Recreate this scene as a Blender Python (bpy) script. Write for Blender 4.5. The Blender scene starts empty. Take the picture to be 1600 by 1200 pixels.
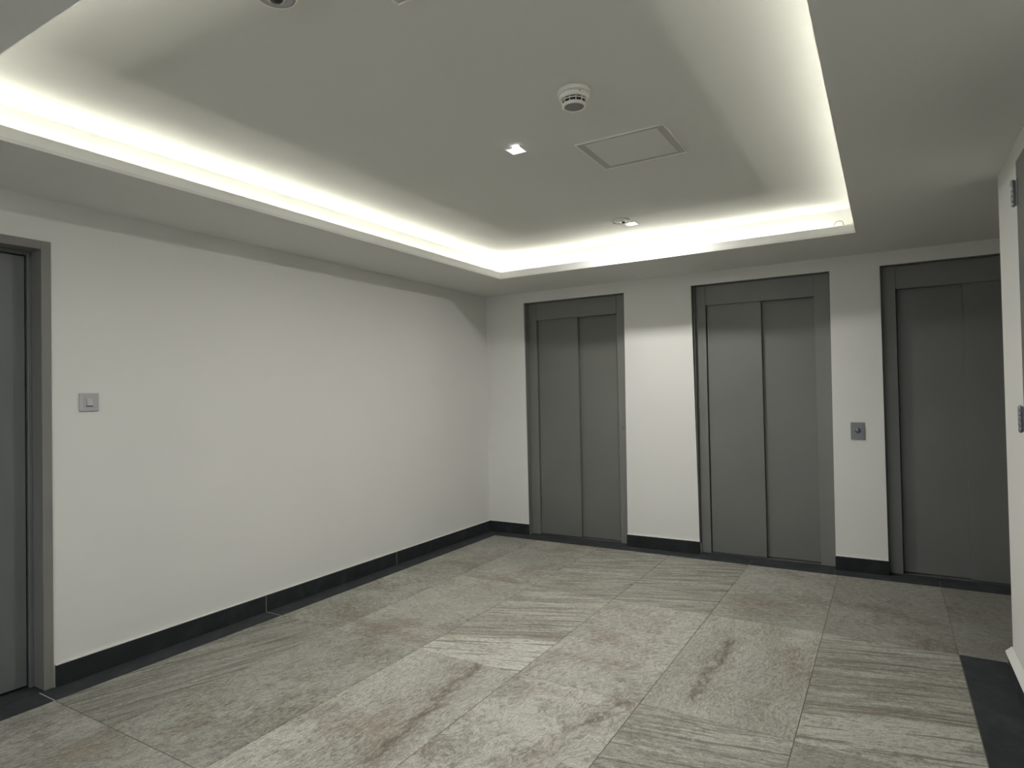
import bpy, bmesh, math, random
from mathutils import Vector, Matrix

scn = bpy.context.scene
COL = scn.collection
random.seed(7)

# ------------------------------------------------------------------ camera
def make_camera():
    yaw, pitch, roll = 0.53911822, 0.01675923, -0.01931611
    f_px = 981.48
    cy, sy = math.cos(yaw), math.sin(yaw)
    cp, sp = math.cos(pitch), math.sin(pitch)
    F = Vector((-sy*cp, cy*cp, sp))
    r0 = Vector((cy, sy, 0)); u0 = r0.cross(F)
    r1 = r0*math.cos(roll) + u0*math.sin(roll)
    u1 = -r0*math.sin(roll) + u0*math.cos(roll)
    cam = bpy.data.cameras.new('camera')
    cam.sensor_fit = 'HORIZONTAL'; cam.sensor_width = 36.0
    cam.lens = f_px*36.0/1600.0
    cam.clip_start = 0.05
    ob = bpy.data.objects.new('camera', cam)
    M = Matrix((r1, u1, -F)).transposed().to_4x4()
    M.translation = Vector((3.35008447, -5.13420181, 1.3155))
    ob.matrix_world = M
    COL.objects.link(ob)
    scn.camera = ob
make_camera()

# ------------------------------------------------------------------ exposure, world, lights
scn.view_settings.view_transform = 'Standard'
scn.view_settings.look = 'None'
scn.view_settings.exposure = 0.25
scn.view_settings.gamma = 1.0
scn.view_settings.use_curve_mapping = False

world = bpy.data.worlds.new('world'); scn.world = world
world.use_nodes = True
bg = world.node_tree.nodes['Background']
bg.inputs[0].default_value = (0.90, 0.94, 1.0, 1)
bg.inputs[1].default_value = 5.5
# overcast sky above the horizon, plain darker ground below it
wt = world.node_tree
w_tc = wt.nodes.new('ShaderNodeTexCoord'); w_sep = wt.nodes.new('ShaderNodeSeparateXYZ')
w_rmp = wt.nodes.new('ShaderNodeValToRGB')
w_rmp.color_ramp.elements[0].position = 0.0; w_rmp.color_ramp.elements[0].color = (0.42, 0.44, 0.46, 1)
w_rmp.color_ramp.elements[1].position = 0.04; w_rmp.color_ramp.elements[1].color = (0.88, 0.93, 1.0, 1)
wt.links.new(w_tc.outputs['Generated'], w_sep.inputs[0]); wt.links.new(w_sep.outputs[2], w_rmp.inputs[0])
wt.links.new(w_rmp.outputs[0], bg.inputs[0])

LED_STRENGTH = 57.0
LED_COLOR = (1.0, 0.99, 0.87)
SPOT_POWER = 14.0
SPOT_COLOR = (1.0, 0.985, 0.945)
DOWNLIGHTS = [(1.87, -1.03, 1.1), (1.87, -2.58, 1.0), (1.87, -4.13, 0.5)]     # x, y, relative power (the third, unseen, continues the row; cut to keep the near soffit dim)
def face_lamp(x, y, z, power):
    l = bpy.data.lights.new('downlight_lamp', 'AREA')
    l.shape = 'SQUARE'; l.size = 0.074; l.spread = math.radians(177)
    l.energy = power; l.color = SPOT_COLOR
    o = bpy.data.objects.new('downlight_lamp', l)
    o.location = (x, y, z)          # points straight down, on the face of the downlight
    COL.objects.link(o)
    return o
for (x, y, k) in DOWNLIGHTS:
    face_lamp(x, y, 2.471-0.0165, SPOT_POWER*k)

# ------------------------------------------------------------------ helpers
def link(name, bm, mat, parent=None, smooth=False):
    me = bpy.data.meshes.new(name)
    bmesh.ops.recalc_face_normals(bm, faces=bm.faces)
    bm.to_mesh(me); bm.free()
    if smooth:
        for p in me.polygons: p.use_smooth = True
    me.materials.append(mat)
    o = bpy.data.objects.new(name, me)
    COL.objects.link(o)
    if parent is not None: o.parent = parent
    return o

def add_box(bm, x0, x1, y0, y1, z0, z1):
    vs = [bm.verts.new(p) for p in ((x0,y0,z0),(x1,y0,z0),(x1,y1,z0),(x0,y1,z0),
                                    (x0,y0,z1),(x1,y0,z1),(x1,y1,z1),(x0,y1,z1))]
    for f in ((0,3,2,1),(4,5,6,7),(0,1,5,4),(1,2,6,5),(2,3,7,6),(3,0,4,7)):
        bm.faces.new([vs[i] for i in f])
    return vs

def add_hex(bm, p):
    """eight corners, bottom ring then top ring"""
    vs = [bm.verts.new(q) for q in p]
    for f in ((0,3,2,1),(4,5,6,7),(0,1,5,4),(1,2,6,5),(2,3,7,6),(3,0,4,7)):
        bm.faces.new([vs[i] for i in f])

def box(name, b, mat, parent=None, bevel=0.0, seg=2):
    bm = bmesh.new(); add_box(bm, *b)
    if bevel:
        bmesh.ops.bevel(bm, geom=bm.edges[:], offset=bevel, segments=seg, affect='EDGES', profile=0.5)
    return link(name, bm, mat, parent)

def add_lathe(bm, prof, n=48, cx=0, cy=0, cz=0, cap0=True, cap1=True):
    rings = []
    for r, z in prof:
        rings.append([bm.verts.new((cx+r*math.cos(2*math.pi*i/n), cy+r*math.sin(2*math.pi*i/n), cz+z)) for i in range(n)])
    for a, b in zip(rings, rings[1:]):
        for i in range(n):
            j = (i+1) % n
            bm.faces.new((a[i], a[j], b[j], b[i]))
    if cap0: bm.faces.new(rings[0][::-1])
    if cap1: bm.faces.new(rings[-1])

def add_tube(bm, pts, r, n=8):
    rings = []
    up = Vector((0.3, 0.9, 0.2)).normalized()
    P = [Vector(p) for p in pts]
    for i, p in enumerate(P):
        d = (P[min(i+1, len(P)-1)] - P[max(i-1, 0)]).normalized()
        a = d.cross(up).normalized(); b = d.cross(a)
        rings.append([bm.verts.new(p + a*(r*math.cos(2*math.pi*k/n)) + b*(r*math.sin(2*math.pi*k/n))) for k in range(n)])
    for a, b in zip(rings, rings[1:]):
        for k in range(n):
            bm.faces.new((a[k], a[(k+1) % n], b[(k+1) % n], b[k]))
    bm.faces.new(rings[0][::-1]); bm.faces.new(rings[-1])

def empty(name, loc, label, cat, group=None):
    o = bpy.data.objects.new(name, None)
    o.empty_display_size = 0.05
    o.location = loc
    COL.objects.link(o)
    o['label'] = label; o['category'] = cat
    if group: o['group'] = group
    return o

def tag(o, label, cat, group=None):
    o['label'] = label; o['category'] = cat
    if group: o['group'] = group
    return o

def structure(o, label=None, cat=None):
    o['kind'] = 'structure'
    if label: o['label'] = label
    if cat: o['category'] = cat
    return o

# ------------------------------------------------------------------ materials
def newmat(name):
    m = bpy.data.materials.new(name); m.use_nodes = True
    nt = m.node_tree
    return m, nt, nt.nodes['Principled BSDF']

def N(nt, typ, **kw):
    n = nt.nodes.new(typ)
    for k, v in kw.items():
        if k.startswith('i_'):
            key = k[2:]
            n.inputs[int(key) if key.isdigit() else key.replace('_', ' ')].default_value = v
        else: setattr(n, k, v)
    return n

def L(nt, a, b): nt.links.new(a, b)

def mth(nt, op, a, b=None, c=None, clamp=False):
    n = nt.nodes.new('ShaderNodeMath'); n.operation = op; n.use_clamp = clamp
    for i, v in enumerate((a, b, c)):
        if v is None: continue
        if isinstance(v, (int, float)): n.inputs[i].default_value = v
        else: nt.links.new(v, n.inputs[i])
    return n.outputs[0]

def mix(nt, fac, a, b, blend='MIX'):
    n = nt.nodes.new('ShaderNodeMix'); n.data_type = 'RGBA'; n.blend_type = blend
    for idx, v in ((0, fac), (6, a), (7, b)):
        if isinstance(v, (int, float)): n.inputs[idx].default_value = v
        elif isinstance(v, tuple): n.inputs[idx].default_value = v if len(v) == 4 else (*v, 1)
        else: nt.links.new(v, n.inputs[idx])
    return n.outputs[2]

def ramp(nt, fac, stops, interp='LINEAR'):
    n = nt.nodes.new('ShaderNodeValToRGB')
    cr = n.color_ramp; cr.interpolation = interp
    while len(cr.elements) < len(stops): cr.elements.new(0.5)
    for e, (p, c) in zip(cr.elements, stops):
        e.position = p
        e.color = (c, c, c, 1) if isinstance(c, (int, float)) else (*c, 1)
    nt.links.new(fac, n.inputs[0])
    return n.outputs[0]

def paint(name, col, rough=0.85, var=0.03, bump=0.05, scale=60, spec=0.3):
    m, nt, b = newmat(name)
    tc = N(nt, 'ShaderNodeTexCoord')
    n1 = N(nt, 'ShaderNodeTexNoise', i_Scale=1.3, i_Detail=3.0)
    L(nt, tc.outputs['Object'], n1.inputs['Vector'])
    c = ramp(nt, n1.outputs['Fac'], [(0.3, tuple(v*(1-var) for v in col)), (0.7, tuple(min(1, v*(1+var)) for v in col))])
    L(nt, c, b.inputs['Base Color'])
    b.inputs['Roughness'].default_value = rough
    b.inputs['Specular IOR Level'].default_value = spec
    n2 = N(nt, 'ShaderNodeTexNoise', i_Scale=float(scale), i_Detail=4.0)
    L(nt, tc.outputs['Object'], n2.inputs['Vector'])
    bp = N(nt, 'ShaderNodeBump', i_Strength=bump, i_Distance=0.002)
    L(nt, n2.outputs['Fac'], bp.inputs['Height'])
    L(nt, bp.outputs['Normal'], b.inputs['Normal'])
    return m

def metal_paint(name, col, rough=0.5, spec=0.4):
    m, nt, b = newmat(name)
    tc = N(nt, 'ShaderNodeTexCoord')
    n1 = N(nt, 'ShaderNodeTexNoise', i_Scale=2.2, i_Detail=4.0)
    L(nt, tc.outputs['Object'], n1.inputs['Vector'])
    c = ramp(nt, n1.outputs['Fac'], [(0.3, tuple(v*0.95 for v in col)), (0.7, tuple(v*1.05 for v in col))])
    L(nt, c, b.inputs['Base Color'])
    r = N(nt, 'ShaderNodeMapRange', i_3=rough-0.05, i_4=rough+0.05)
    L(nt, n1.outputs['Fac'], r.inputs[0]); L(nt, r.outputs[0], b.inputs['Roughness'])
    b.inputs['Specular IOR Level'].default_value = spec
    n2 = N(nt, 'ShaderNodeTexNoise', i_Scale=420.0, i_Detail=2.0)
    L(nt, tc.outputs['Object'], n2.inputs['Vector'])
    bp = N(nt, 'ShaderNodeBump', i_Strength=0.08, i_Distance=0.001)
    L(nt, n2.outputs['Fac'], bp.inputs['Height']); L(nt, bp.outputs['Normal'], b.inputs['Normal'])
    return m

def emissive(name, col, s):
    m, nt, b = newmat(name)
    b.inputs['Base Color'].default_value = (*col, 1)
    b.inputs['Emission Color'].default_value = (*col, 1)
    b.inputs['Emission Strength'].default_value = s
    return m

M_wall = paint('white_wall_paint', (0.74, 0.735, 0.70), 0.9, 0.015, 0.06, 90)
M_ceil = paint('white_ceiling_paint', (0.76, 0.76, 0.725), 0.92, 0.012, 0.04, 70)
M_cove = paint('lit_cove_paint', (0.86, 0.86, 0.82), 0.9, 0.01, 0.04, 70)  # ceiling white raised so the cove lip looks brightly lit
M_door = metal_paint('grey_green_door_paint', (0.158, 0.162, 0.146), 0.45)
M_frame = metal_paint('grey_green_frame_paint', (0.178, 0.182, 0.166), 0.45)
M_sdoor = metal_paint('grey_side_door_paint', (0.150, 0.158, 0.155), 0.5)
M_sframe = metal_paint('taupe_side_frame_paint', (0.205, 0.200, 0.185), 0.55)
M_dark = metal_paint('painted_gap_shade', (0.012, 0.012, 0.012), 0.9, 0.1)  # near-black colour standing in for the shade behind door gaps
M_plastic = metal_paint('white_plastic', (0.86, 0.85, 0.79), 0.4)
M_greyplastic = metal_paint('grey_switch_plastic', (0.44, 0.44, 0.45), 0.4)
M_blackplastic = metal_paint('black_plastic', (0.02, 0.02, 0.022), 0.35)
M_meshgrey = metal_paint('grey_mesh', (0.30, 0.30, 0.29), 0.7)
M_grout = paint('beige_grout', (0.20, 0.175, 0.14), 0.95, 0.1, 0.2, 200)
M_lgrout = paint('light_grout', (0.45, 0.44, 0.41), 0.95, 0.05, 0.2, 200)
M_wire = metal_paint('grey_wire', (0.10, 0.095, 0.08), 0.5)
M_led = emissive('led_strip_glow', LED_COLOR, LED_STRENGTH)
M_lens = emissive('downlight_lens_glow', (0.93, 0.95, 1.0), 7.0)
M_lens2 = emissive('downlight_plate_glow', (0.93, 0.94, 1.0), 1.3)

def metal(name, col, rough):
    m, nt, b = newmat(name)
    tc = N(nt, 'ShaderNodeTexCoord')
    mp = N(nt, 'ShaderNodeMapping'); mp.inputs['Scale'].default_value = (400, 400, 8)
    L(nt, tc.outputs['Object'], mp.inputs['Vector'])
    n = N(nt, 'ShaderNodeTexNoise', i_Scale=1.0, i_Detail=2.0)
    L(nt, mp.outputs[0], n.inputs['Vector'])
    c = ramp(nt, n.outputs['Fac'], [(0.3, tuple(v*0.85 for v in col)), (0.7, tuple(v*1.1 for v in col))])
    L(nt, c, b.inputs['Base Color'])
    b.inputs['Metallic'].default_value = 0.85
    b.inputs['Roughness'].default_value = rough
    return m
M_steel = metal('brushed_steel', (0.30, 0.30, 0.30), 0.38)
M_hinge = metal('dull_hinge_steel', (0.30, 0.31, 0.33), 0.45)
M_callplate = metal('dark_steel_plate', (0.19, 0.19, 0.195), 0.42)

def slate(name='dark_slate_tile', k=1.0, rough=0.55, spec=0.35):
    m, nt, b = newmat(name)
    tc = N(nt, 'ShaderNodeTexCoord')
    n = N(nt, 'ShaderNodeTexNoise', i_Scale=7.0, i_Detail=8.0, i_Roughness=0.65)
    L(nt, tc.outputs['Object'], n.inputs['Vector'])
    c = ramp(nt, n.outputs['Fac'], [(0.3, (0.015*k, 0.0175*k, 0.019*k)), (0.55, (0.022*k, 0.025*k, 0.027*k)), (0.75, (0.035*k, 0.038*k, 0.040*k))])
    L(nt, c, b.inputs['Base Color'])
    b.inputs['Roughness'].default_value = 4.4
    b.inputs['Specular IOR Level'].default_value = 0.35
    n2 = N(nt, 'ShaderNodeTexNoise', i_Scale=90.0, i_Detail=5.0)
    L(nt, tc.outputs['Object'], n2.inputs['Vector'])
    bp = N(nt, 'ShaderNodeBump', i_Strength=0.25, i_Distance=0.002)
    L(nt, n2.outputs['Fac'], bp.inputs['Height']); L(nt, bp.outputs['Normal'], b.inputs['Normal'])
    return m
M_slate = slate()
M_border = slate('slate_border_sheen', 1.7, 0.42, 0.55)  # same slate, colour lightened to stand for its grazing sheen

# ---- printed stone floor tiles -----------------------------------------
LIGHT = (0.535, 0.525, 0.465); MID = (0.40, 0.39, 0.34); DARK = (0.175, 0.167, 0.138); BROWN = (0.235, 0.19, 0.145)
def stone(kind):
    m, nt, b = newmat(kind + '_stone_tile')
    tc = N(nt, 'ShaderNodeTexCoord')
    def attr(nm):
        a = N(nt, 'ShaderNodeAttribute'); a.attribute_type = 'OBJECT'; a.attribute_name = nm
        return a
    seed = attr('seed'); ang = attr('grain')
    P = tc.outputs['Object']
    rot = N(nt, 'ShaderNodeVectorRotate'); rot.rotation_type = 'Z_AXIS'
    L(nt, P, rot.inputs['Vector']); L(nt, ang.outputs['Fac'], rot.inputs['Angle'])
    off = N(nt, 'ShaderNodeCombineXYZ'); L(nt, seed.outputs['Fac'], off.inputs[0]); L(nt, seed.outputs['Fac'], off.inputs[2])
    add = N(nt, 'ShaderNodeVectorMath'); add.operation = 'ADD'
    L(nt, rot.outputs[0], add.inputs[0]); L(nt, off.outputs[0], add.inputs[1])
    Q = add.outputs[0]
    # gentle warp of the grain
    w = N(nt, 'ShaderNodeTexNoise', i_Scale=2.2 if kind != 'mottled' else 5.0, i_Detail=4.0)
    L(nt, Q, w.inputs['Vector'])
    ws = N(nt, 'ShaderNodeVectorMath'); ws.operation = 'MULTIPLY_ADD'
    amt = {'striped': 0.045, 'cloudy': 0.30, 'veined': 0.16, 'mottled': 0.25}[kind]
    L(nt, w.outputs['Color'], ws.inputs[0]); ws.inputs[1].default_value = (amt*0.5, amt, 0); L(nt, Q, ws.inputs[2])
    W = ws.outputs[0]
    def nz(sx, sy, scale, det=6.0, rough=0.6):
        mp = N(nt, 'ShaderNodeMapping'); mp.inputs['Scale'].default_value = (sx, sy, 1)
        L(nt, W, mp.inputs['Vector'])
        n = N(nt, 'ShaderNodeTexNoise', i_Scale=scale, i_Detail=det, i_Roughness=rough)
        L(nt, mp.outputs[0], n.inputs['Vector'])
        return n.outputs['Fac']
    if kind == 'striped':
        broad = nz(0.35, 4.5, 2.0, 3.0, 0.5)
        fine = nz(1.0, 13.0, 2.8, 9.0, 0.72)
        line = nz(0.7, 14.0, 3.2, 3.0, 0.5)
        cloud = nz(1, 1.4, 5.0, 4.0)
    elif kind == 'veined':
        broad = nz(0.7, 3.0, 1.6, 4.0, 0.55)
        fine = nz(1.0, 2.8, 14.0, 9.0, 0.78)
        line = nz(0.9, 5.0, 2.6, 5.0, 0.6)
        cloud = nz(1, 1, 3.0, 4.0)
    elif kind == 'mottled':
        broad = nz(0.8, 1.6, 2.0, 4.0, 0.55)
        fine = nz(1.0, 2.4, 13.0, 9.0, 0.76)
        line = nz(0.8, 2.6, 5.0, 6.0, 0.65)
        cloud = nz(1, 1, 3.5, 4.0)
    else:
        broad = nz(0.9, 1.5, 1.5, 4.0, 0.5)
        fine = nz(1.0, 2.0, 17.0, 10.0, 0.80)
        line = nz(0.8, 2.2, 2.2, 6.0, 0.62)
        cloud = nz(1, 1, 2.6, 4.0)
    micro = N(nt, 'ShaderNodeTexNoise', i_Scale=120.0, i_Detail=4.0, i_Roughness=0.7)
    L(nt, Q, micro.inputs['Vector'])
    base = ramp(nt, broad, [(0.33, MID), (0.5, tuple((a+c)/2 for a, c in zip(MID, LIGHT))), (0.68, LIGHT)])
    if kind == 'striped':
        # the print turns pale towards one end, with a brown band before it
        sep = N(nt, 'ShaderNodeSeparateXYZ'); L(nt, rot.outputs[0], sep.inputs[0])
        wob = mth(nt, 'MULTIPLY_ADD', cloud, 0.10, sep.outputs[1])
        pale = ramp(nt, mth(nt, 'MULTIPLY_ADD', wob, 1.0, 0.5), [(0.0, 1.0), (0.27, 0.95), (0.315, 0.0), (1.0, 0.0)])
        brownband = ramp(nt, mth(nt, 'MULTIPLY_ADD', wob, 1.0, 0.5), [(0.28, 0.0), (0.33, 0.9), (0.38, 0.35), (0.50, 0.1), (0.56, 0.55), (0.62, 0.05), (1.0, 0.0)])
        pal = attr('pale')
        pale = mth(nt, 'MULTIPLY', pale, pal.outputs['Fac'])
        brownband = mth(nt, 'MULTIPLY', brownband, pal.outputs['Fac'])
        f = ramp(nt, fine, [(0.36, 1.0), (0.50, 0.35), (0.60, 0.0)])
        f = mth(nt, 'MULTIPLY', f, mth(nt, 'MULTIPLY_ADD', pale, -0.78, 0.95))
        col = mix(nt, mth(nt, 'MULTIPLY', pale, 0.7), base, tuple(v*1.13 for v in LIGHT))
        col = mix(nt, f, col, DARK)
        col = mix(nt, mth(nt, 'MULTIPLY', brownband, ramp(nt, fine, [(0.35, 0.85), (0.65, 0.2)])), col, BROWN)
        wash = ramp(nt, cloud, [(0.50, 0.0), (0.68, 0.55)])
        col = mix(nt, mth(nt, 'MULTIPLY', wash, ramp(nt, fine, [(0.4, 1.0), (0.62, 0.2)])), col, BROWN)
        lf = ramp(nt, line, [(0.36, 0.75), (0.43, 0.0)])
        col = mix(nt, lf, col, tuple(v*0.75 for v in DARK))
    else:
        k = {'cloudy': 0.55, 'veined': 0.50, 'mottled': 0.62}[kind]
        f = ramp(nt, fine, [(0.36, k), (0.50, k*0.35), (0.58, 0.0)])
        col = mix(nt, f, base, DARK)
        if kind == 'mottled':
            sh = ramp(nt, line, [(0.47, 0.0), (0.50, 0.6), (0.53, 0.7)])
            col = mix(nt, sh, col, tuple(v*0.93 for v in LIGHT))
            ed = ramp(nt, line, [(0.448, 0.0), (0.465, 0.5), (0.48, 0.0)])
            col = mix(nt, mth(nt, 'MULTIPLY', ed, ramp(nt, fine, [(0.4, 1.0), (0.55, 0.0)])), col, DARK)
        # thin crack-like veins
        v = mth(nt, 'ABSOLUTE', mth(nt, 'SUBTRACT', line, 0.5))
        v = ramp(nt, v, [(0.0, 0.55), (0.012, 0.25), (0.03, 0.0)])
        v = mth(nt, 'MULTIPLY', v, ramp(nt, cloud, [(0.48, 0.0), (0.62, 1.0)]))
        col = mix(nt, v, col, tuple(c*0.8 for c in DARK))
        # rusty clouds
        bc = ramp(nt, cloud, [(0.52, 0.0), (0.70, 0.75)])
        col = mix(nt, bc, col, mix(nt, ramp(nt, fine, [(0.4, 0.0), (0.6, 1.0)]), BROWN, (0.36, 0.30, 0.24)))
        # one long vein where this tile's print has one
        A = attr('vein_start').outputs['Vector']; B = attr('vein_end').outputs['Vector']
        def vm(op, a, c=None):
            n = nt.nodes.new('ShaderNodeVectorMath'); n.operation = op
            nt.links.new(a, n.inputs[0])
            if c is not None: nt.links.new(c, n.inputs[1])
            return n
        wn = N(nt, 'ShaderNodeTexNoise', i_Scale=8.0, i_Detail=10.0, i_Roughness=0.75); L(nt, Q, wn.inputs['Vector'])
        pw = N(nt, 'ShaderNodeVectorMath'); pw.operation = 'MULTIPLY_ADD'
        L(nt, wn.outputs['Color'], pw.inputs[0]); pw.inputs[1].default_value = (0.20, 0.20, 0)
        sb = N(nt, 'ShaderNodeVectorMath'); sb.operation = 'SUBTRACT'; sb.inputs[1].default_value = (0.10, 0.10, 0)
        L(nt, P, sb.inputs[0]); L(nt, sb.outputs[0], pw.inputs[2])
        fl = N(nt, 'ShaderNodeVectorMath'); fl.operation = 'MULTIPLY'; fl.inputs[1].default_value = (1, 1, 0)
        L(nt, pw.outputs[0], fl.inputs[0])
        pa = vm('SUBTRACT', fl.outputs[0], A).outputs[0]; ab = vm('SUBTRACT', B, A).outputs[0]
        t = mth(nt, 'DIVIDE', vm('DOT_PRODUCT', pa, ab).outputs['Value'], mth(nt, 'ADD', vm('DOT_PRODUCT', ab, ab).outputs['Value'], 1e-5), clamp=True)
        sc = N(nt, 'ShaderNodeVectorMath'); sc.operation = 'SCALE'; L(nt, ab, sc.inputs[0]); L(nt, t, sc.inputs['Scale'])
        d = vm('LENGTH', vm('SUBTRACT', pa, sc.outputs[0]).outputs[0]).outputs['Value']
        vs = attr('vein_amount').outputs['Fac']
        smudge = mth(nt, 'MULTIPLY', ramp(nt, d, [(0.0, 0.95), (0.03, 0.8), (0.06, 0.45), (0.10, 0.0)]), vs)  # brown smudge along the vein, part of the print
        smudge = mth(nt, 'MULTIPLY', smudge, ramp(nt, fine, [(0.38, 1.0), (0.56, 0.25)]))
        col = mix(nt, smudge, col, BROWN)
        core = mth(nt, 'MULTIPLY', ramp(nt, d, [(0.0, 0.9), (0.012, 0.6), (0.035, 0.0)]), attr('vein_core').outputs['Fac'])
        core = mth(nt, 'MULTIPLY', core, ramp(nt, fine, [(0.42, 1.0), (0.60, 0.3)]))
        col = mix(nt, core, col, (0.10, 0.085, 0.06))
    mpf = N(nt, 'ShaderNodeMapping'); mpf.inputs['Scale'].default_value = (1, 2.2, 1)
    L(nt, W, mpf.inputs['Vector'])
    fk = N(nt, 'ShaderNodeTexNoise', i_Scale=38.0, i_Detail=6.0, i_Roughness=0.7)
    L(nt, mpf.outputs[0], fk.inputs['Vector'])
    ff = mth(nt, 'MULTIPLY', ramp(nt, fk.outputs['Fac'], [(0.34, 1.0), (0.46, 0.32), (0.53, 0.0)]), ramp(nt, cloud, [(0.35, 0.45), (0.6, 1.0)]))
    col = mix(nt, ff, col, tuple(v*0.9 for v in DARK))
    lk = ramp(nt, fk.outputs['Fac'], [(0.56, 0.0), (0.68, 0.5)])
    col = mix(nt, lk, col, tuple(v*1.12 for v in LIGHT))
    mf = ramp(nt, micro.outputs['Fac'], [(0.35, 0.72), (0.65, 1.14)])
    col = mix(nt, 1.0, col, mf, 'MULTIPLY')
    lit_tone = attr('lit_tone')  # scales the tile colour, painted lamp light included
    hsv = N(nt, 'ShaderNodeHueSaturation'); L(nt, col, hsv.inputs['Color']); L(nt, lit_tone.outputs['Fac'], hsv.inputs['Value'])
    L(nt, hsv.outputs[0], b.inputs['Base Color'])
    rr = N(nt, 'ShaderNodeMapRange', i_3=0.50, i_4=0.68); L(nt, fine, rr.inputs[0]); L(nt, rr.outputs[0], b.inputs['Roughness'])
    b.inputs['Specular IOR Level'].default_value = 0.4
    bp = N(nt, 'ShaderNodeBump', i_Strength=0.35, i_Distance=0.002)
    L(nt, fine, bp.inputs['Height']); L(nt, bp.outputs['Normal'], b.inputs['Normal'])
    return m
STONE = {k: stone(k) for k in ('striped', 'cloudy', 'veined', 'mottled')}

# ------------------------------------------------------------------ dimensions
H = 2.271            # soffit height
H2 = 2.471           # raised ceiling
YB = -7.0            # wall behind the camera
XR = 3.804           # right wall face
YR = -1.54           # end of the right wall
XE = 7.6             # end of the side passage
CX0, CX1, CY0, CY1 = 0.623, 3.203, -4.385, -0.733    # cove opening
RX0, RX1, RY0, RY1 = 0.45, 3.376, -4.56, -0.555      # raised recess

# ------------------------------------------------------------------ floor
bm = bmesh.new(); add_box(bm, -0.35, XE+0.3, YB-0.2, 0.35, -0.12, -0.0025)
floor = structure(link('floor', bm, M_grout))
TILE_MESH = {}
def tile_mesh(w, d, mat, t=0.0112):
    key = (round(w, 3), round(d, 3), mat.name)
    if key not in TILE_MESH:
        bm = bmesh.new()
        e = 0.0012
        lo = [(-w/2, -d/2), (w/2, -d/2), (w/2, d/2), (-w/2, d/2)]
        hi = [(-w/2+e, -d/2+e), (w/2-e, -d/2+e), (w/2-e, d/2-e), (-w/2+e, d/2-e)]
        rings = [[bm.verts.new((x, y, z)) for x, y in r] for r, z in ((lo, -t), (lo, -e), (hi, 0))]
        for a, c in zip(rings, rings[1:]):
            for i in range(4): bm.faces.new((a[i], a[(i+1) % 4], c[(i+1) % 4], c[i]))
        bm.faces.new(rings[2]); bm.faces.new(rings[0][::-1])
        bmesh.ops.recalc_face_normals(bm, faces=bm.faces)
        me = bpy.data.meshes.new('floor_tile'); bm.to_mesh(me); bm.free()
        me.materials.append(mat)
        TILE_MESH[key] = me
    return TILE_MESH[key]
def put_tile(name, x0, x1, y0, y1, mat, gap=0.003, parent=floor, **props):
    me = tile_mesh(x1-x0-gap, y1-y0-gap, mat)
    o = bpy.data.objects.new(name, me)
    o.location = ((x0+x1)/2, (y0+y1)/2, random.uniform(-0.0004, 0.0))
    COL.objects.link(o); o.parent = parent
    for k, v in props.items(): o[k] = v
    return o

XS = [0.15, 0.616, 1.216, 1.816, 2.416, 3.016, 3.616, 4.216, 4.816, 5.416, 6.016, 6.616, 7.216, 7.7]
YS = [-0.155, -1.365, -2.571, -3.780, -4.986, -6.192, -6.99]
D = math.radians
# kind, grain angle (deg), tone, pale, vein (x0,y0,x1,y1 world) or None
SPEC = {  # tile brightness mixes print with a painted lamp-lit middle and dimmer sides
 (0,0): ('cloudy', -15, .86, 0, None), (1,0): ('cloudy', -22, .94, 0, None), (2,0): ('striped', -20, 1.0, 0, None),
 (3,0): ('striped', -19, 1.0, 0, None), (4,0): ('cloudy', -10, .89, 0, None), (5,0): ('cloudy', 20, .74, 0, (3.05,-.75,3.55,-.95)),
 (6,0): ('cloudy', 15, .66, 0, None), (7,0): ('cloudy', 5, .8, 0, None),
 (0,1): ('cloudy', 10, .90, 0, None), (1,1): ('cloudy', -18, 1.02, 0, (0.66,-2.42,1.19,-2.50)), (2,1): ('striped', -20, 1.18, 1, None),
 (3,1): ('cloudy', -60, 1.15, 0, (1.86,-2.3,2.28,-2.25)), (4,1): ('veined', -85, 1.06, 0, (2.62,-1.72,2.60,-2.42)), (5,1): ('striped', -14, .98, 1, None),
 (0,2): ('striped', -72, .88, 0, None), (1,2): ('cloudy', -75, .90, 0, None), (2,2): ('veined', -84, 1.17, 0, (1.60,-2.58,1.71,-3.45)),
 (3,2): ('mottled', -80, 1.22, 0, (2.36,-2.60,2.27,-2.85)), (4,2): ('striped', -10, 1.08, .0, None), (5,2): ('cloudy', -10, .86, 0, None),
 (0,3): ('veined', -75, .93, 0, None), (1,3): ('cloudy', -70, .95, 0, None),
}
for r in range(len(YS)-1):
    for c in range(len(XS)-1):
        if c >= 6 and r > 0: continue
        kind, a, lit_tone, pale, vein = SPEC.get((c, r), (random.choice(['cloudy', 'veined', 'striped', 'mottled']), random.choice([-80, -20, 10]), 0.97, 0, None))
        x0, x1, y1, y0 = XS[c], XS[c+1], YS[r], YS[r+1]
        x1 = min(x1, XE-0.01)
        cx, cy = (x0+x1)/2, (y0+y1)/2
        pr = dict(seed=float(3.7*c + 11.3*r + 1.9), grain=D(a), lit_tone=lit_tone, pale=float(pale), vein_amount=0.0,
                  vein_start=(9.0, 9.0, 0.0), vein_end=(9.5, 9.0, 0.0))
        pr['vein_core'] = 0.0
        if vein:
            pr['vein_core'] = 1.0 if kind in ('veined', 'mottled') else 0.0
            pr['vein_amount'] = 1.0
            pr['vein_start'] = (vein[0]-cx, vein[1]-cy, 0.0); pr['vein_end'] = (vein[2]-cx, vein[3]-cy, 0.0)
        if c < 6 and r == 5: pass
        put_tile('floor_tile', x0, x1, y0, y1, STONE[kind], **pr)
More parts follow.
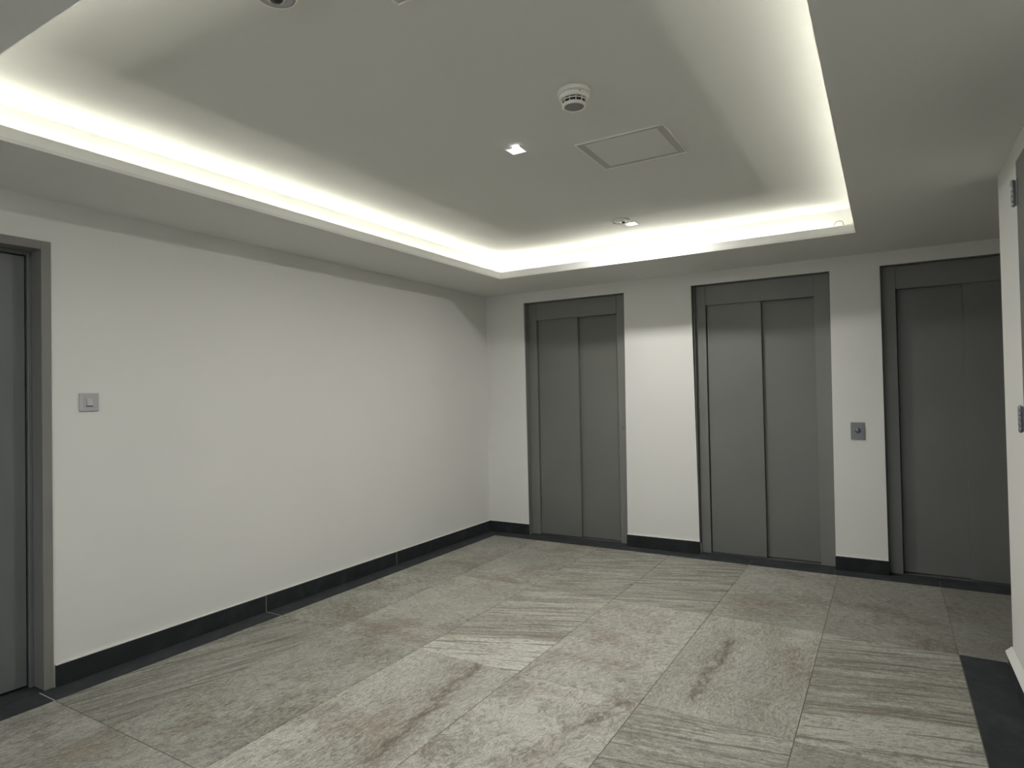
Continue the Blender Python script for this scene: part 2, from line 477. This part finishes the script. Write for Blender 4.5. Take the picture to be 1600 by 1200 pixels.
# dark slate border, laid in pieces
bys = [-0.0, -0.155, -1.365, -2.571, -3.780, -4.986, -6.192, -6.99]
for a, c in zip(bys, bys[1:]): put_tile('border_tile', 0.0, 0.15, c, a, M_border)
bxs = [0.15, 1.216, 2.416, 2.99, 3.616, 4.816, 6.016, 7.59]
for a, c in zip(bxs, bxs[1:]): put_tile('border_tile', a, c, -0.155, 0.0, M_border)
for a, c in zip(bys[2:], bys[3:]): put_tile('border_tile', 3.616, XR, c, a, M_border)
put_tile('border_tile', XR, XE-0.01, YR, -1.365, M_border)
# slate thresholds running in under the door frames
for a, c in ((0.40, 1.44), (1.98, 3.03), (3.30, 4.34)): put_tile('threshold_tile', a, c, 0.0, 0.20, M_border)
put_tile('threshold_tile', -0.17, 0.0, -4.74, -3.70, M_border)
box('grout_line', (0.003, 0.149, -3.7820, -3.7780, -0.006, -0.0002), M_lgrout, floor)
box('grout_line', (0.003, 0.149, -2.5725, -2.5695, -0.006, -0.0006), M_lgrout, floor)

# ------------------------------------------------------------------ walls
TH = 0.22
def vbox(bm, xt0, xb0, xt1, xb1, y0, y1, z0, z1):
    """wall pier, side edges may lean a little (top / bottom x)"""
    add_hex(bm, [(xb0,y0,z0),(xb1,y0,z0),(xb1,y1,z0),(xb0,y1,z0),(xt0,y0,z1),(xt1,y0,z1),(xt1,y1,z1),(xt0,y1,z1)])
HD = 2.174
bm = bmesh.new()
vbox(bm, -0.2, -0.2, 0.422, 0.436, 0, TH, -0.1, HD)
vbox(bm, 1.418, 1.404, 1.992, 2.017, 0, TH, -0.1, HD)
vbox(bm, 3.003, 2.993, 3.320, 3.323, 0, TH, -0.1, HD)
vbox(bm, 4.33, 4.32, XE+0.2, XE+0.2, 0, TH, -0.1, HD)
add_box(bm, -0.2, XE+0.2, 0, TH, HD, H2+0.3)
add_box(bm, -0.2, XE+0.2, TH, TH+0.06, -0.1, H2+0.3)
structure(link('wall_back', bm, M_wall))

LD0, LD1, LDH = -4.72, -3.722, 2.070     # left door opening (outer frame)
bm = bmesh.new()
add_box(bm, -TH, 0, LD1, 0, -0.1, H2+0.3)
add_box(bm, -TH, 0, YB-0.2, LD0, -0.1, H2+0.3)
add_box(bm, -TH, 0, LD0, LD1, LDH, H2+0.3)
add_box(bm, -TH-0.06, -TH, YB-0.2, 0, -0.1, H2+0.3)
structure(link('wall_left', bm, M_wall))

RD0, RD1, RDH = -2.95, -2.045, 2.185     # right door leaf extents on the right wall
bm = bmesh.new()
add_box(bm, XR, XE+0.2, RD1, YR, -0.1, H2+0.3)
add_box(bm, XR, XR+0.3, YB-0.2, RD0, -0.1, H2+0.3)
add_box(bm, XR, XR+0.3, RD0, RD1, RDH, H2+0.3)
add_box(bm, XR+0.2, XR+0.3, RD0, RD1, -0.1, RDH)
structure(link('wall_right', bm, M_wall))
structure(box('wall_passage', (XE, XE+0.2, YR-0.001, 0, -0.1, H2+0.3), M_wall))

WX0, WX1, WZ0, WZ1 = 0.9, 2.9, 0.9, 2.1
bm = bmesh.new()
add_box(bm, 0, WX0, YB-0.2, YB, -0.1, H2+0.3)
add_box(bm, WX1, XR, YB-0.2, YB, -0.1, H2+0.3)
add_box(bm, WX0, WX1, YB-0.2, YB, -0.1, WZ0)
add_box(bm, WX0, WX1, YB-0.2, YB, WZ1, H2+0.3)
structure(link('wall_front', bm, M_wall))
bm = bmesh.new()
for b_ in ((WX0, WX1, WZ0, WZ0+.05), (WX0, WX1, WZ1-.05, WZ1), (WX0, WX0+.05, WZ0+.05, WZ1-.05), (WX1-.05, WX1, WZ0+.05, WZ1-.05), (1.875, 1.925, WZ0+.05, WZ1-.05)):
    add_box(bm, b_[0], b_[1], YB-0.14, YB-0.08, b_[2], b_[3])
win = structure(link('fill_window_1', bm, M_frame))  # unseen window, added to bring cool daylight onto the left side
gm = bpy.data.materials.new('fill_window_glass'); gm.use_nodes = True
gnt = gm.node_tree; gnt.nodes.clear()
go = gnt.nodes.new('ShaderNodeOutputMaterial'); gt = gnt.nodes.new('ShaderNodeBsdfTransparent'); gg = gnt.nodes.new('ShaderNodeBsdfGlossy')
gg.inputs['Roughness'].default_value = 0.02
gx = gnt.nodes.new('ShaderNodeMixShader'); gx.inputs[0].default_value = 0.06
gnt.links.new(gt.outputs[0], gx.inputs[1]); gnt.links.new(gg.outputs[0], gx.inputs[2]); gnt.links.new(gx.outputs[0], go.inputs[0])
for a, c in ((WX0+.05, 1.875), (1.925, WX1-.05)): box('pane', (a, c, YB-0.115, YB-0.105, WZ0+.05, WZ1-.05), gm, win)

# ------------------------------------------------------------------ ceiling with light cove
bm = bmesh.new()
S = 0.014
x0, x1, y0, y1 = -0.0, XE, YB, 0.0
def ring(bm, ox0, ox1, oy0, oy1, ix0, ix1, iy0, iy1, z0, z1):
    add_box(bm, ox0, ix0, oy0, oy1, z0, z1)
    add_box(bm, ix1, ox1, oy0, oy1, z0, z1)
    add_box(bm, ix0, ix1, oy0, iy0, z0, z1)
    add_box(bm, ix0, ix1, iy1, oy1, z0, z1)
ring(bm, x0, x1, y0, y1, CX0, CX1, CY0, CY1, H, H+S)            # soffit board
ring(bm, x0, x1, y0, y1, RX0, RX1, RY0, RY1, H+S, H2+0.05)       # solid behind the recess
add_box(bm, RX0, RX1, RY0, RY1, H2, H2+0.05)                     # raised ceiling
ceiling = structure(link('ceiling', bm, M_ceil))
bm = bmesh.new(); t = 0.012
ring(bm, CX0-t, CX1+t, CY0-t, CY1+t, CX0, CX1, CY0, CY1, H+S, H+0.055)
structure(link('trim_1', bm, M_cove))

# LED strips lying in the trough
def led(name, b, label, end=None):
    o = empty(name, ((b[0]+b[1])/2, (b[2]+b[3])/2, H+S), label, 'light strip', 'light strips hidden in the ceiling cove')
    def loc(bb): return (bb[0]-o.location.x, bb[1]-o.location.x, bb[2]-o.location.y, bb[3]-o.location.y, bb[4]-o.location.z, bb[5]-o.location.z)
    box('backing', loc((*b, H+S, H+S+0.006)), M_plastic, o)
    g = 0.001
    box('diffuser', loc((b[0]+g, b[1]-g, b[2]+g, b[3]-g, H+S+0.006, H+S+0.0064)), M_led, o)
    return o
lw = 0.012; q = 0.05
led('light_strip', (RX0+q, RX0+q+lw, RY0+q, RY1-q), 'glowing light strip in the cove along the left wall side')
led('light_strip', (RX0+q+0.03, 3.08, RY1-q-lw, RY1-q), 'glowing light strip in the cove on the elevator side')
led('light_strip', (RX1-q-lw, RX1-q, RY0+q, RY1-q), 'glowing light strip in the cove along the right side')
led('light_strip', (RX0+q+0.03, RX1-q-0.03, RY0+q, RY0+q+lw), 'glowing light strip in the cove edge nearest the viewer, top left of photo')

# loose feed wire peeping over the cove lip
wire = bmesh.new()
pts = []
for i in range(15):
    a = math.pi*(1.0 - i/14.0)
    pts.append((3.108+0.026*math.cos(a), -0.665, 2.347+0.024*math.sin(a)+0.006*(i/14.0)))
pts = [(3.066, -0.670, 2.318), (3.073, -0.668, 2.326)] + pts[2:] + [(3.133, -0.665, 2.325), (3.13, -0.665, 2.292)]
add_tube(wire, pts, 0.0018, 8)
tag(link('feed_wire', wire, M_wire, smooth=True), 'thin loose wire looping over the cove lip at its right corner', 'wire')

# ------------------------------------------------------------------ baseboards (slate skirting tiles)
BT, BH = 0.013, 0.099
def skirting(parent_name, runs):
    par = None
    for (x0, x1, y0, y1) in runs:
        bm = bmesh.new(); add_box(bm, x0, x1, y0, y1, 0.0006, BH)
        bmesh.ops.bevel(bm, geom=bm.edges[:], offset=0.0012, segments=1, affect='EDGES')
        if par is None:
            o = bpy.data.objects.new(parent_name, None); COL.objects.link(o); par = structure(o)
            o.empty_display_size = 0.05
        link('skirting_tile', bm, M_slate, par)
    return par
g = 0.0015
bl = skirting('baseboard_left', [(0, BT, -3.715, -2.571-g), (0, BT, -2.571+g, -1.365-g), (0, BT, -1.365+g, -0.155-g), (0, BT, -0.155+g, -0.0005),
                                 (0, BT, -5.9, -4.73), (0, BT, YB+0.001, -5.903)])
bb = skirting('baseboard_back', [(BT+g, 0.438, -BT, 0), (1.400, 2.020, -BT, 0), (2.992, 3.326, -BT, 0), (4.33, XE, -BT, 0)])
br = skirting('baseboard_right', [(XR-BT-.004, XR, RD1+0.03, YR), (XR-BT-.004, XR, YB+0.001, RD0-0.03), (XR-BT-.004, XE, YR, YR+BT)])
# plaster beads on top of the skirting
def bead(par, b):
    box('plaster_bead', b, M_wall, par, 0.001, 1)
bead(bl, (0, BT*0.85, -3.715, -0.001, BH, BH+0.005))
for a, c in ((BT, 0.4365), (1.402, 2.018), (2.994, 3.324)): bead(bb, (a, c, -BT*0.85, 0, BH, BH+0.006))
for j in (-2.571, -1.365): box('grout_line', (0, BT-0.001, j-0.0014, j+0.0014, 0.001, BH-0.001), M_lgrout, bl)
# sloping plaster fillet over the right hand skirting
bm = bmesh.new()
w = BT+0.012
for (ya, yb) in ((RD1+0.03, YR+w),):
    vs = [bm.verts.new(p) for p in ((XR, ya, BH), (XR-w, ya, BH), (XR-w, ya, BH+0.006), (XR, ya, BH+0.030),
                                    (XR, yb, BH), (XR-w, yb, BH), (XR-w, yb, BH+0.006), (XR, yb, BH+0.030))]
    for f in ((0,1,2,3), (7,6,5,4), (0,4,5,1), (1,5,6,2), (2,6,7,3), (3,7,4,0)): bm.faces.new([vs[i] for i in f])
link('plaster_bead', bm, M_wall, br)

# ------------------------------------------------------------------ elevator doors
def elevator(idx, label, ol, orr, il, ir, joint, front_left, lock=False):
    """ol/orr wall opening edges, il/ir clear opening (at the frame plane), joint between panels"""
    yf = 0.065                 # frame face set back from the wall
    root = bpy.data.objects.new('door_%d' % idx, None); COL.objects.link(root); root.empty_display_size = 0.05
    root.location = ((ol+orr)/2, yf, 0)
    structure(root, label, 'elevator door')
    ox, oy = root.location.x, root.location.y
    def B(name, b, mat, bev=0.0015, par=root):
        return box(name, (b[0]-ox, b[1]-ox, b[2]-oy, b[3]-oy, b[4], b[5]), mat, par, bev, 1)
    zt = 2.009; z0 = 0.0015
    B('jamb', (ol-0.0, il, yf, yf+0.13, z0, HD-0.004), M_frame)
    B('jamb', (ir, orr+0.0, yf, yf+0.13, z0, HD-0.004), M_frame)
    B('header', (il+0.0008, ir-0.0008, yf+0.001, yf+0.10, zt, HD-0.004), M_frame)
    # painted liner returning to the wall face
    B('liner', (ol-0.0, ol+0.003, 0.004, yf, z0, HD-0.001), M_frame, 0)
    B('liner', (ol+0.003, orr-0.003, 0.004, yf, HD-0.003, HD), M_frame, 0)
    # sliding panels, the front one overlaps the rear one
    yA, yB = yf+0.022, yf+0.060
    pt = 0.034
    ztp = zt+0.02
    if front_left:
        B('sliding_panel', (il+0.006, joint, yA, yA+pt, 0.008, ztp), M_door)
        B('sliding_panel', (joint-0.03, ir-0.003, yB, yB+pt, 0.008, ztp), M_door)
    else:
        B('sliding_panel', (joint, ir-0.006, yA, yA+pt, 0.008, ztp), M_door)
        B('sliding_panel', (il+0.003, joint+0.03, yB, yB+pt, 0.008, ztp), M_door)
    sill = B('sill', (il+0.001, ir-0.001, yf+0.012, yf+0.10, 0.001, 0.004), M_steel, 0.0)
    B('gap_shade_sheet', (il-0.03, ir+0.03, yf+0.131, yf+0.15, 0.002, HD-0.01), M_dark, 0)  # black sheet put in as the darkness between the panels
    if lock:
        bm = bmesh.new()
        add_lathe(bm, [(0.0115, 0), (0.0115, 0.003), (0.0085, 0.006), (0.0085, 0.009), (0.005, 0.010), (0.005, 0.006), (0.0, 0.006)], 24, cap1=False)
        bmesh.ops.transform(bm, matrix=Matrix.Rotation(math.pi/2, 4, 'X'), verts=bm.verts)
        bmesh.ops.translate(bm, vec=(1.360-ox, 0.0, 1.009), verts=bm.verts)
        link('key_lock', bm, M_steel, root, True)
    return root
elevator(2, 'narrow grey two-panel elevator door nearest the corner, key lock on its right jamb', 0.434, 1.408, 0.520, 1.320, 0.936, True, True)
elevator(3, 'grey two-panel elevator door in the middle of the three, left of the call button', 2.012, 2.996, 2.090, 2.890, 2.510, True)
elevator(4, 'darkest grey elevator door at the right, partly hidden by the white wall end', 3.321, 4.325, 3.412, 4.212, 3.800, False)

# ------------------------------------------------------------------ left room door
root = bpy.data.objects.new('door_1', None); COL.objects.link(root); root.empty_display_size = 0.05
root.location = (0, (LD0+LD1)/2, 0)
structure(root, 'grey hinged door in a taupe steel frame at the left edge of the photo', 'door')
def LB(name, b, mat, bev=0.002):
    oy = root.location.y
    return box(name, (b[0], b[1], b[2]-oy, b[3]-oy, b[4], b[5]), mat, root, bev, 1)
fw = 0.041
LB('frame_jamb', (-0.175, 0.006, LD1-fw, LD1-0.0005, 0.001, LDH-0.0005), M_sframe)
LB('frame_jamb', (-0.175, 0.006, LD0+0.0005, LD0+fw, 0.001, LDH-0.0005), M_sframe)
LB('frame_head', (-0.175, 0.0055, LD0+fw, LD1-fw, LDH-fw, LDH-0.0005), M_sframe)
LB('door_stop', (-0.175, -0.090, LD1-fw-0.016, LD1-fw, 0.001, LDH-fw), M_sdoor)
LB('door_stop', (-0.175, -0.090, LD0+fw, LD0+fw+0.016, 0.001, LDH-fw), M_sdoor)
LB('door_stop', (-0.175, -0.090, LD0+fw+0.016, LD1-fw-0.016, LDH-fw-0.016, LDH-fw), M_sdoor)
LB('door_leaf', (-0.150, -0.105, LD0+fw+0.021, LD1-fw-0.022, 0.012, LDH-fw-0.021), M_sdoor)
LB('gap_shade_sheet', (-0.172, -0.155, LD0+fw, LD1-fw, 0.002, LDH-fw), M_dark, 0)  # dark sheet in place of the shade around the leaf

# ------------------------------------------------------------------ right door with butt hinges
root = bpy.data.objects.new('door_5', None); COL.objects.link(root); root.empty_display_size = 0.05
root.location = (XR, RD1, 0)
structure(root, 'grey hinged door at the right edge of the photo, seen edge-on with steel hinges', 'door')
def RB(name, b, mat, bev=0.0015, par=root):
    return box(name, (b[0]-XR, b[1]-XR, b[2]-RD1, b[3]-RD1, b[4], b[5]), mat, par, bev, 1)
RB('frame_jamb', (XR+0.001, XR+0.19, RD1-0.022, RD1-0.0005, 0.001, RDH-0.001), M_sframe)
RB('frame_jamb', (XR+0.001, XR+0.19, RD0+0.0005, RD0+0.03, 0.001, RDH-0.001), M_sframe)
RB('frame_head', (XR+0.001, XR+0.19, RD0+0.03, RD1-0.022, RDH-0.03, RDH-0.001), M_sframe)
RB('door_leaf', (XR-0.008, XR+0.040, RD0+0.004, RD1-0.002, 0.016, RDH-0.006), M_door)
RB('gap_shade_sheet', (XR+0.12, XR+0.14, RD0+0.03, RD1-0.03, 0.001, RDH-0.03), M_dark, 0)  # dark sheet so the space behind the leaf reads as shade
for (z0, z1) in ((2.008, 2.108), (1.133, 1.233), (0.235, 0.335)):
    bm = bmesh.new()
    n = 5; seg = (z1-z0)/n
    for k in range(n):
        add_lathe(bm, [(0.0072, k*seg+0.0008), (0.0078, k*seg+0.002), (0.0078, (k+1)*seg-0.002), (0.0072, (k+1)*seg-0.0008)], 16, -0.018, 0.001, z0)
    add_lathe(bm, [(0.004, -0.003), (0.005, 0.0), (0.005, z1-z0), (0.004, z1-z0+0.003)], 12, -0.018, 0.001, z0)
    hg = link('hinge', bm, M_hinge, root, True)
    bm = bmesh.new()
    add_box(bm, -0.016, -0.009, -0.004, -0.0015, z0+0.001, z1-0.001)
    add_box(bm, -0.0105, -0.0085, -0.03, -0.0015, z0+0.001, z1-0.001)
    link('hinge_leaf', bm, M_hinge, hg)
# small socket plate low on the right wall, just inside the frame

# ------------------------------------------------------------------ light switch
sw = empty('light_switch', (0, -3.564, 1.318), 'small square grey rocker light switch on the left white wall', 'light switch')
box('plate', (0, 0.009, -0.043, 0.043, -0.0445, 0.0445), M_greyplastic, sw, 0.002, 2)
box('rocker_surround', (0.009, 0.0105, -0.026, 0.026, -0.026, 0.026), M_greyplastic, sw, 0.0006, 1)
bm = bmesh.new()
add_hex(bm, [(0.0105,-0.013,-0.017),(0.0185,-0.013,-0.017),(0.0185,0.013,-0.017),(0.0105,0.013,-0.017),
             (0.0105,-0.013,0.018),(0.0125,-0.013,0.018),(0.0125,0.013,0.018),(0.0105,0.013,0.018)])
rk = link('rocker', bm, M_greyplastic, sw)
box('rocker_gap', (0.0105, 0.0112, -0.0145, 0.0145, -0.0215, -0.0172), M_blackplastic, sw)

# ------------------------------------------------------------------ call panel between the elevators
cp = empty('call_panel', (3.157, 0, 1.0065), 'dark steel elevator call plate with round button between the middle and right doors', 'call button')
box('plate', (-0.044, 0.044, -0.007, 0, -0.0615, 0.0615), M_callplate, cp, 0.0015, 2)
bm = bmesh.new()
add_lathe(bm, [(0.019, 0), (0.019, 0.004), (0.0165, 0.006), (0.0150, 0.006), (0.0150, 0.004)], 32, cap1=False)
bmesh.ops.transform(bm, matrix=Matrix.Translation((0, -0.007, 0.004)) @ Matrix.Rotation(math.pi/2, 4, 'X'), verts=bm.verts)
link('button_ring', bm, M_steel, cp, True)
bm = bmesh.new()
add_lathe(bm, [(0.0145, 0), (0.0145, 0.0075), (0.0125, 0.0095), (0.006, 0.0105), (0.0005, 0.0108)], 32)
bmesh.ops.transform(bm, matrix=Matrix.Translation((0, -0.007, 0.004)) @ Matrix.Rotation(math.pi/2, 4, 'X'), verts=bm.verts)
link('button', bm, M_callplate, cp, True)

# ------------------------------------------------------------------ smoke detector
sd = empty('smoke_detector', (2.350, -2.960, H2), 'white round smoke detector on the raised ceiling behind the access hatch', 'smoke detector')
def lat(name, prof, mat, par, cx=0, cy=0, n=56, c0=True, c1=True, smooth=True):
    bm = bmesh.new(); add_lathe(bm, prof, n, cx, cy, 0, c0, c1)
    o = link(name, bm, mat, par, False)
    for p in o.data.polygons: p.use_smooth = smooth and len(p.vertices) == 4
    return o
lat('base', [(0.061, 0), (0.063, -0.004), (0.063, -0.014), (0.060, -0.0175), (0.054, -0.018)], M_plastic, sd)
lat('body', [(0.052, -0.018), (0.0585, -0.020), (0.0585, -0.028), (0.0545, -0.0335), (0.052, -0.037), (0.044, -0.037)], M_plastic, sd)
lat('vent_recess', [(0.0455, -0.037), (0.0425, -0.055)], M_blackplastic, sd)
lat('rim', [(0.0495, -0.0425), (0.051, -0.0432), (0.0505, -0.0448), (0.0485, -0.0448)], M_plastic, sd)
for k in range(12):
    a = 2*math.pi*k/12 + 0.06
    bm = bmesh.new(); add_box(bm, 0.040, 0.0510, -0.0012, 0.0012, -0.0555, -0.0365)
    for v in bm.verts:
        if v.co.z < -0.05 and v.co.x > 0.045: v.co.x = 0.0465
    bmesh.ops.rotate(bm, cent=(0, 0, 0), matrix=Matrix.Rotation(a, 3, 'Z'), verts=bm.verts)
    link('rib', bm, M_plastic, sd)
lat('cap', [(0.040, -0.053), (0.0455, -0.0545), (0.0440, -0.0640), (0.0425, -0.0655), (0.0385, -0.0655), (0.036, -0.0625)], M_plastic, sd, c1=False)
lat('sensor_mesh', [(0.0375, -0.058), (0.0372, -0.0630), (0.020, -0.0640), (0.0005, -0.0645)], M_meshgrey, sd)
bm = bmesh.new(); bmesh.ops.create_uvsphere(bm, u_segments=12, v_segments=8, radius=0.0024, matrix=Matrix.Translation((0.0560*math.cos(-0.75), 0.0560*math.sin(-0.75), -0.0255)))
bmesh.ops.translate(bm, vec=(0.0025*math.cos(-0.75), 0.0025*math.sin(-0.75), 0), verts=bm.verts)
link('indicator', bm, M_blackplastic, sd, True)

# ------------------------------------------------------------------ access hatches
def hatch(x0, x1, y0, y1, label):
    o = empty('access_hatch', ((x0+x1)/2, (y0+y1)/2, H2), label, 'access hatch', 'access hatches in the raised ceiling')
    hx, hy = (x1-x0)/2, (y1-y0)/2
    bm = bmesh.new()
    # thin proud outer trim, then a shallow bevel up to the door
    prof = [(0.0, 0.0), (0.0, -0.006), (0.004, -0.0065), (0.006, -0.004)]
    rings = []
    for d, z in prof:
        rings.append([bm.verts.new((sx*(hx-d), sy*(hy-d), z)) for sx, sy in ((-1,-1),(1,-1),(1,1),(-1,1))])
    for a, c in zip(rings, rings[1:]):
        for i in range(4): bm.faces.new((a[i], a[(i+1) % 4], c[(i+1) % 4], c[i]))
    link('outer_trim', bm, M_plastic, o)
    bm = bmesh.new()
    ra = [bm.verts.new((sx*(hx-.006), sy*(hy-.006), -0.004)) for sx, sy in ((-1,-1),(1,-1),(1,1),(-1,1))]
    rb = [bm.verts.new((sx*(hx-.036), sy*(hy-.026), -0.0008)) for sx, sy in ((-1,-1),(1,-1),(1,1),(-1,1))]
    for i in range(4): bm.faces.new((ra[i], ra[(i+1) % 4], rb[(i+1) % 4], rb[i]))
    link('bevelled_frame', bm, M_hatchframe, o)
    box('hatch_door', (-hx+.038, hx-.038, -hy+.028, hy-.028, -0.0025, -0.0002), M_ceil, o, 0.0005, 1)
    return o
M_hatchframe = metal_paint('hatch_frame_paint', (0.50, 0.50, 0.475), 0.6)
hatch(2.128, 2.550, -2.484, -2.108, 'square white hatch with thin frame in the ceiling beside the smoke detector')
hatch(2.143, 2.565, -4.100, -3.724, 'access hatch at the top edge of the photo, mostly out of view')

# ------------------------------------------------------------------ downlights
def downlight(x, y, label, lens_off, plate=1.0):
    o = empty('downlight', (x, y, H2), label, 'downlight', 'square recessed downlights')
    hs = 0.0425
    bm = bmesh.new()
    prof = [(hs, 0.0), (hs, -0.003), (hs-0.002, -0.0045), (hs-0.007, -0.0045), (hs-0.008, -0.001)]
    rings = [[bm.verts.new((sx*r, sy*r, z)) for sx, sy in ((-1,-1),(1,-1),(1,1),(-1,1))] for r, z in prof]
    for a, c in zip(rings, rings[1:]):
        for i in range(4): bm.faces.new((a[i], a[(i+1) % 4], c[(i+1) % 4], c[i]))
    link('trim_frame', bm, M_plastic, o)
    box('diffuser', (-hs+.009, hs-.009, -hs+.009, hs-.009, -0.0035, -0.0005), M_lens2, o)
    bm = bmesh.new()
    add_lathe(bm, [(0.016, -0.0035), (0.0165, -0.007), (0.013, -0.011), (0.007, -0.0135), (0.0005, -0.014)], 32, lens_off[0], lens_off[1], 0)
    link('lens', bm, M_lens, o, True)
    return o
downlight(1.870, -2.580, 'small square glowing downlight alone in the middle of the raised ceiling', (0.022, -0.036))
downlight(1.870, -1.030, 'small square glowing downlight next to the round disc near the far cove', (0.0, 0.0))

# flat round disc beside the far downlight
dc = empty('ceiling_sensor', (1.836, -1.135, H2), 'flat round white ceiling disc touching the far square downlight', 'sensor')
lat('rim', [(0.058, 0), (0.058, -0.009), (0.054, -0.011), (0.050, -0.011), (0.049, -0.006)], M_plastic, dc, c1=False)
lat('cover', [(0.0485, -0.001), (0.048, -0.007), (0.030, -0.0085), (0.0005, -0.009)], M_greyplastic, dc)
lat('sensor_eye', [(0.012, -0.0085), (0.011, -0.013), (0.006, -0.016), (0.0005, -0.017)], M_blackplastic, dc, 0.012, 0.015)

# ------------------------------------------------------------------ dome camera at the top edge
tc_ = empty('security_camera', (1.903, -3.966, H2), 'round white ceiling camera with dark lens cut off by the top edge', 'security camera')
lat('base', [(0.060, 0), (0.0615, -0.006), (0.0610, -0.020), (0.0580, -0.0265), (0.0540, -0.0285), (0.0520, -0.0265)], M_plastic, tc_, c1=False)
lat('face', [(0.0525, -0.020), (0.0515, -0.0265), (0.036, -0.0290), (0.0245, -0.0300), (0.0235, -0.028)], M_greyplastic, tc_)
lat('lens_ring', [(0.0235, -0.0275), (0.0235, -0.0335), (0.0215, -0.0350), (0.0195, -0.0340)], M_plastic, tc_, c1=False)
lat('lens', [(0.0200, -0.030), (0.0192, -0.0345), (0.014, -0.0400), (0.007, -0.0430), (0.0005, -0.0440)], M_blackplastic, tc_)
